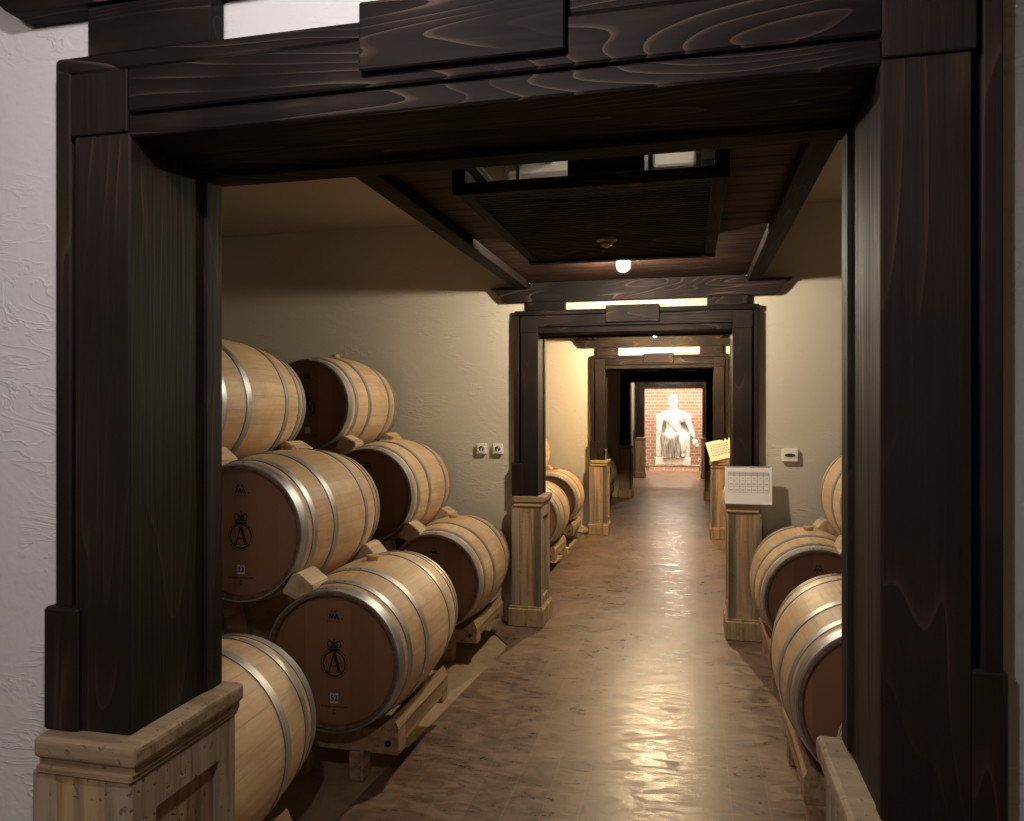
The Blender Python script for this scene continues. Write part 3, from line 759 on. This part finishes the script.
# ---------------------------------------------------------------- statue
sx, sy = -.43, 21.25
r = thing('brick_plinth', 'low brick plinth under the white statue', 'plinth', (sx, sy, 0))
b = BM(); bx(b, -.64, .66, -.42, .62, 0, .13); o = obj('bricks', b, M_BRICK, r)
b = BM(); bx(b, -.66, .68, -.44, .64, .128, .155, .004); obj('slab', b, M_STILE, r)
st = thing('statue', 'white marble statue of a seated bearded man in a robe, against the brick wall', 'statue', (sx, sy, .155))
b = BM()                                                                # block throne
bx(b, -.49, .45, -.36, .50, 0, .20, .015); bx(b, -.47, -.33, -.20, .48, .2, .86, .02); bx(b, .29, .43, -.20, .48, .2, .86, .02)
bx(b, -.33, .29, -.02, .48, .2, .66, .02); bx(b, -.49, .47, .20, .50, .5, 1.38, .02)
obj('throne', b, M_MARBLE, st, smooth=True)
def skin(name, verts, edges, root, mat, parent, sub=2):
    me = bpy.data.meshes.new(name); me.from_pydata([v[:3] for v in verts], edges, []); o = bpy.data.objects.new(name, me); C.objects.link(o); o.parent = parent
    me.materials.append(mat); m = o.modifiers.new('s', 'SKIN'); m.use_smooth_shade = True
    for i, v in enumerate(verts):
        d = me.skin_vertices[0].data[i]; d.radius = (v[3], v[4] if len(v) > 4 else v[3]); d.use_root = (i == root)
    s = o.modifiers.new('u', 'SUBSURF'); s.levels = s.render_levels = sub
    bpy.context.view_layer.update()
    me2 = bpy.data.meshes.new_from_object(o.evaluated_get(bpy.context.evaluated_depsgraph_get()))
    o.modifiers.clear(); o.data = me2; me2.materials.clear(); me2.materials.append(mat)
    for p in me2.polygons: p.use_smooth = True
    return o
V = [(0, .18, .72, .19, .17), (0, .16, .98, .19, .15), (-.01, .10, 1.22, .27, .18), (-.01, .08, 1.38, .20, .14), (-.01, .06, 1.50, .095), (-.02, .02, 1.62, .125, .14), (-.02, .02, 1.76, .135, .15), (-.02, .04, 1.88, .09, .10),
     (-.28, .12, 1.36, .105), (-.40, .02, 1.08, .085), (-.38, -.20, .95, .06), (-.37, -.30, .93, .045),
     (.26, .12, 1.36, .105), (.42, .06, 1.08, .085), (.50, -.10, .84, .062), (.54, -.18, .72, .045),
     (-.15, .05, .72, .14), (-.19, -.36, .72, .12), (-.19, -.34, .42, .085), (-.19, -.30, .255, .055), (-.20, -.42, .235, .04),
     (.15, .05, .72, .15), (.21, -.38, .74, .135), (.24, -.36, .42, .095), (.24, -.32, .265, .06), (.25, -.46, .24, .045)]
E_ = [(0, 1), (1, 2), (2, 3), (3, 4), (4, 5), (5, 6), (6, 7), (3, 8), (8, 9), (9, 10), (10, 11), (3, 12), (12, 13), (13, 14), (14, 15), (0, 16), (16, 17), (17, 18), (18, 19), (19, 20), (0, 21), (21, 22), (22, 23), (23, 24), (24, 25)]
body = skin('body', V, E_, 0, M_MARBLE, st)
# face, beard, hair, robe folds, fingers and the held cloth
def blob(name, parts, parent, sub=24):
    b = BM()
    for (x, y, z, a, bb, c) in parts:
        q = bmesh.ops.create_uvsphere(b, u_segments=sub, v_segments=14, radius=1); bmesh.ops.transform(b, matrix=Matrix.Translation((x, y, z)) @ Matrix.Diagonal((a, bb, c, 1)), verts=q['verts'])
    return obj(name, b, M_MARBLE, parent, smooth=True, angle=80)
hx = -.02
blob('face', [(hx, -.095, 1.72, .016, .028, .035), (hx, -.085, 1.665, .034, .014, .010), (hx - .038, -.078, 1.745, .02, .014, .010), (hx + .038, -.078, 1.745, .02, .014, .010), (hx - .11, .04, 1.71, .014, .03, .04), (hx + .11, .04, 1.71, .014, .03, .04)], st)
blob('hair', [(hx, .07, 1.80, .125, .125, .105), (hx - .10, .06, 1.72, .04, .07, .09), (hx + .10, .06, 1.72, .04, .07, .09)], st)
blob('beard', [(hx, -.07, 1.61, .07, .05, .075), (hx, -.085, 1.55, .045, .04, .06)], st)
b = BM()                                                                # robe over the knees falling to the floor
def drape(x):
    top = .84 + .03 * math.sin(9 * x); return top
nx, nz = 60, 26; grid = []
for j in range(nz + 1):
    row = []; t = j / nz
    for i in range(nx + 1):
        u = i / nx; x = -.31 + .47 * u
        if t < .35: y = .12 - (t / .35) * .60; z = .86 - .03 * (t / .35) - .10 * (math.cos((u - .5) * 2 * PI) * .5 + .5) * (t / .35)
        else:
            q = (t - .35) / .65; y = -.48 + .05 * q; z = (.83 - .10 * (math.cos((u - .5) * 2 * PI) * .5 + .5)) * (1 - q) + .205 * q
        y += .028 * math.sin(u * 42 + 3 * math.sin(t * 5)) * min(1, t * 2) + .02 * math.sin(u * 17 + t * 9)
        row.append(b.verts.new((x, y, z)))
    grid.append(row)
for j in range(nz):
    for i in range(nx): b.faces.new((grid[j][i], grid[j][i + 1], grid[j + 1][i + 1], grid[j + 1][i]))
bmesh.ops.solidify(b, geom=b.faces[:], thickness=.02)
obj('robe', b, M_MARBLE, st, smooth=True, angle=80)
# diagonal mantle across the chest
blob('mantle', [(-.26 + .05 * k, -.03 - .006 * (k % 3), 1.34 - .055 * k, .05, .055, .085) for k in range(10)] + [(.22, .02, 1.30, .11, .12, .16), (-.24, .03, 1.30, .10, .12, .12)], st)
for hxn, base, d in ((-1, (-.37, -.31, .925), (-.02, -.07, -.03)), (1, (.545, -.19, .70), (.01, -.03, -.075))):
    for k in range(5):
        o_ = (k - 2) * .017; x0, y0, z0 = base
        if k == 4: vv = [(x0 - hxn * .028, y0 + .01, z0, .011), (x0 - hxn * .045, y0 + d[1] * .4, z0 + d[2] * .4, .010), (x0 - hxn * .048, y0 + d[1] * .8, z0 + d[2] * .7, .008)]
        else: vv = [(x0 + o_ + .008, y0, z0, .011), (x0 + o_ + .008 + d[0] * .5, y0 + d[1] * .6, z0 + d[2] * .5, .010), (x0 + o_ + .008 + d[0], y0 + d[1] * (1 - .06 * abs(k - 1.5)), z0 + d[2] - .02, .008)]
        skin('finger', vv, [(0, 1), (1, 2)], 0, M_MARBLE, st, 1)
blob('held_cloth', [(.57, -.20, .60, .075, .07, .10), (.60, -.18, .52, .07, .06, .07)], st)
# two small sockets low on the brick wall
for x in (.27, .40):
    r = thing('wall_socket', '%s small white socket low on the brick wall right of the statue' % ('left' if x < .3 else 'right'), 'socket', (x, YEND, .18), 0, 'sockets on the brick wall')
    b = BM(); bx(b, -.04, .04, -.03, 0, -.05, .05, .004); obj('box', b, M_PLASTIC, r)
    b = BM(); cyl(b, (0, -.0305, 0), .02, .003, 'y', 20); obj('well', b, M_DARKP, r)
# lamp in the statue room
for x in (-1.2, .4):
    r = thing('ceiling_spotlight', '%s ceiling spotlight shining on the statue' % ('left' if x < 0 else 'right'), 'spotlight', (x, 19.7, ZC))
    b = BM(); cyl(b, (0, 0, -.03), .05, .06, 'z', 20); cyl(b, (0, 0, -.10), .03, .10, 'z', 16); obj('housing', b, M_DARKP, r)
    l = bpy.data.lights.new('spot_light', 'POINT'); l.energy = 270; l.color = (1, .87, .74); l.shadow_soft_size = .05
    o = bpy.data.objects.new('bulb', l); C.objects.link(o); o.parent = r; o.location = (0, 0, -.22)

# ---------------------------------------------------------------- world, camera, view
w = bpy.data.worlds.new('World'); bpy.context.scene.world = w; w.use_nodes = True
w.node_tree.nodes['Background'].inputs[0].default_value = (.5, .45, .4, 1); w.node_tree.nodes['Background'].inputs[1].default_value = .05
cam = bpy.data.cameras.new('Camera'); co = bpy.data.objects.new('Camera', cam); C.objects.link(co)
F = 760.0; cam.sensor_width = 36; cam.lens = F / 1024 * 36; cam.clip_start = .02
co.location = (0, 0, 1.62); co.rotation_euler = (PI / 2, 0, math.atan(178 / F))
bpy.context.scene.camera = co
vs = bpy.context.scene.view_settings
vs.view_transform = 'Standard'; vs.look = 'None'; vs.gamma = 1; vs.use_curve_mapping = False; vs.exposure = 0
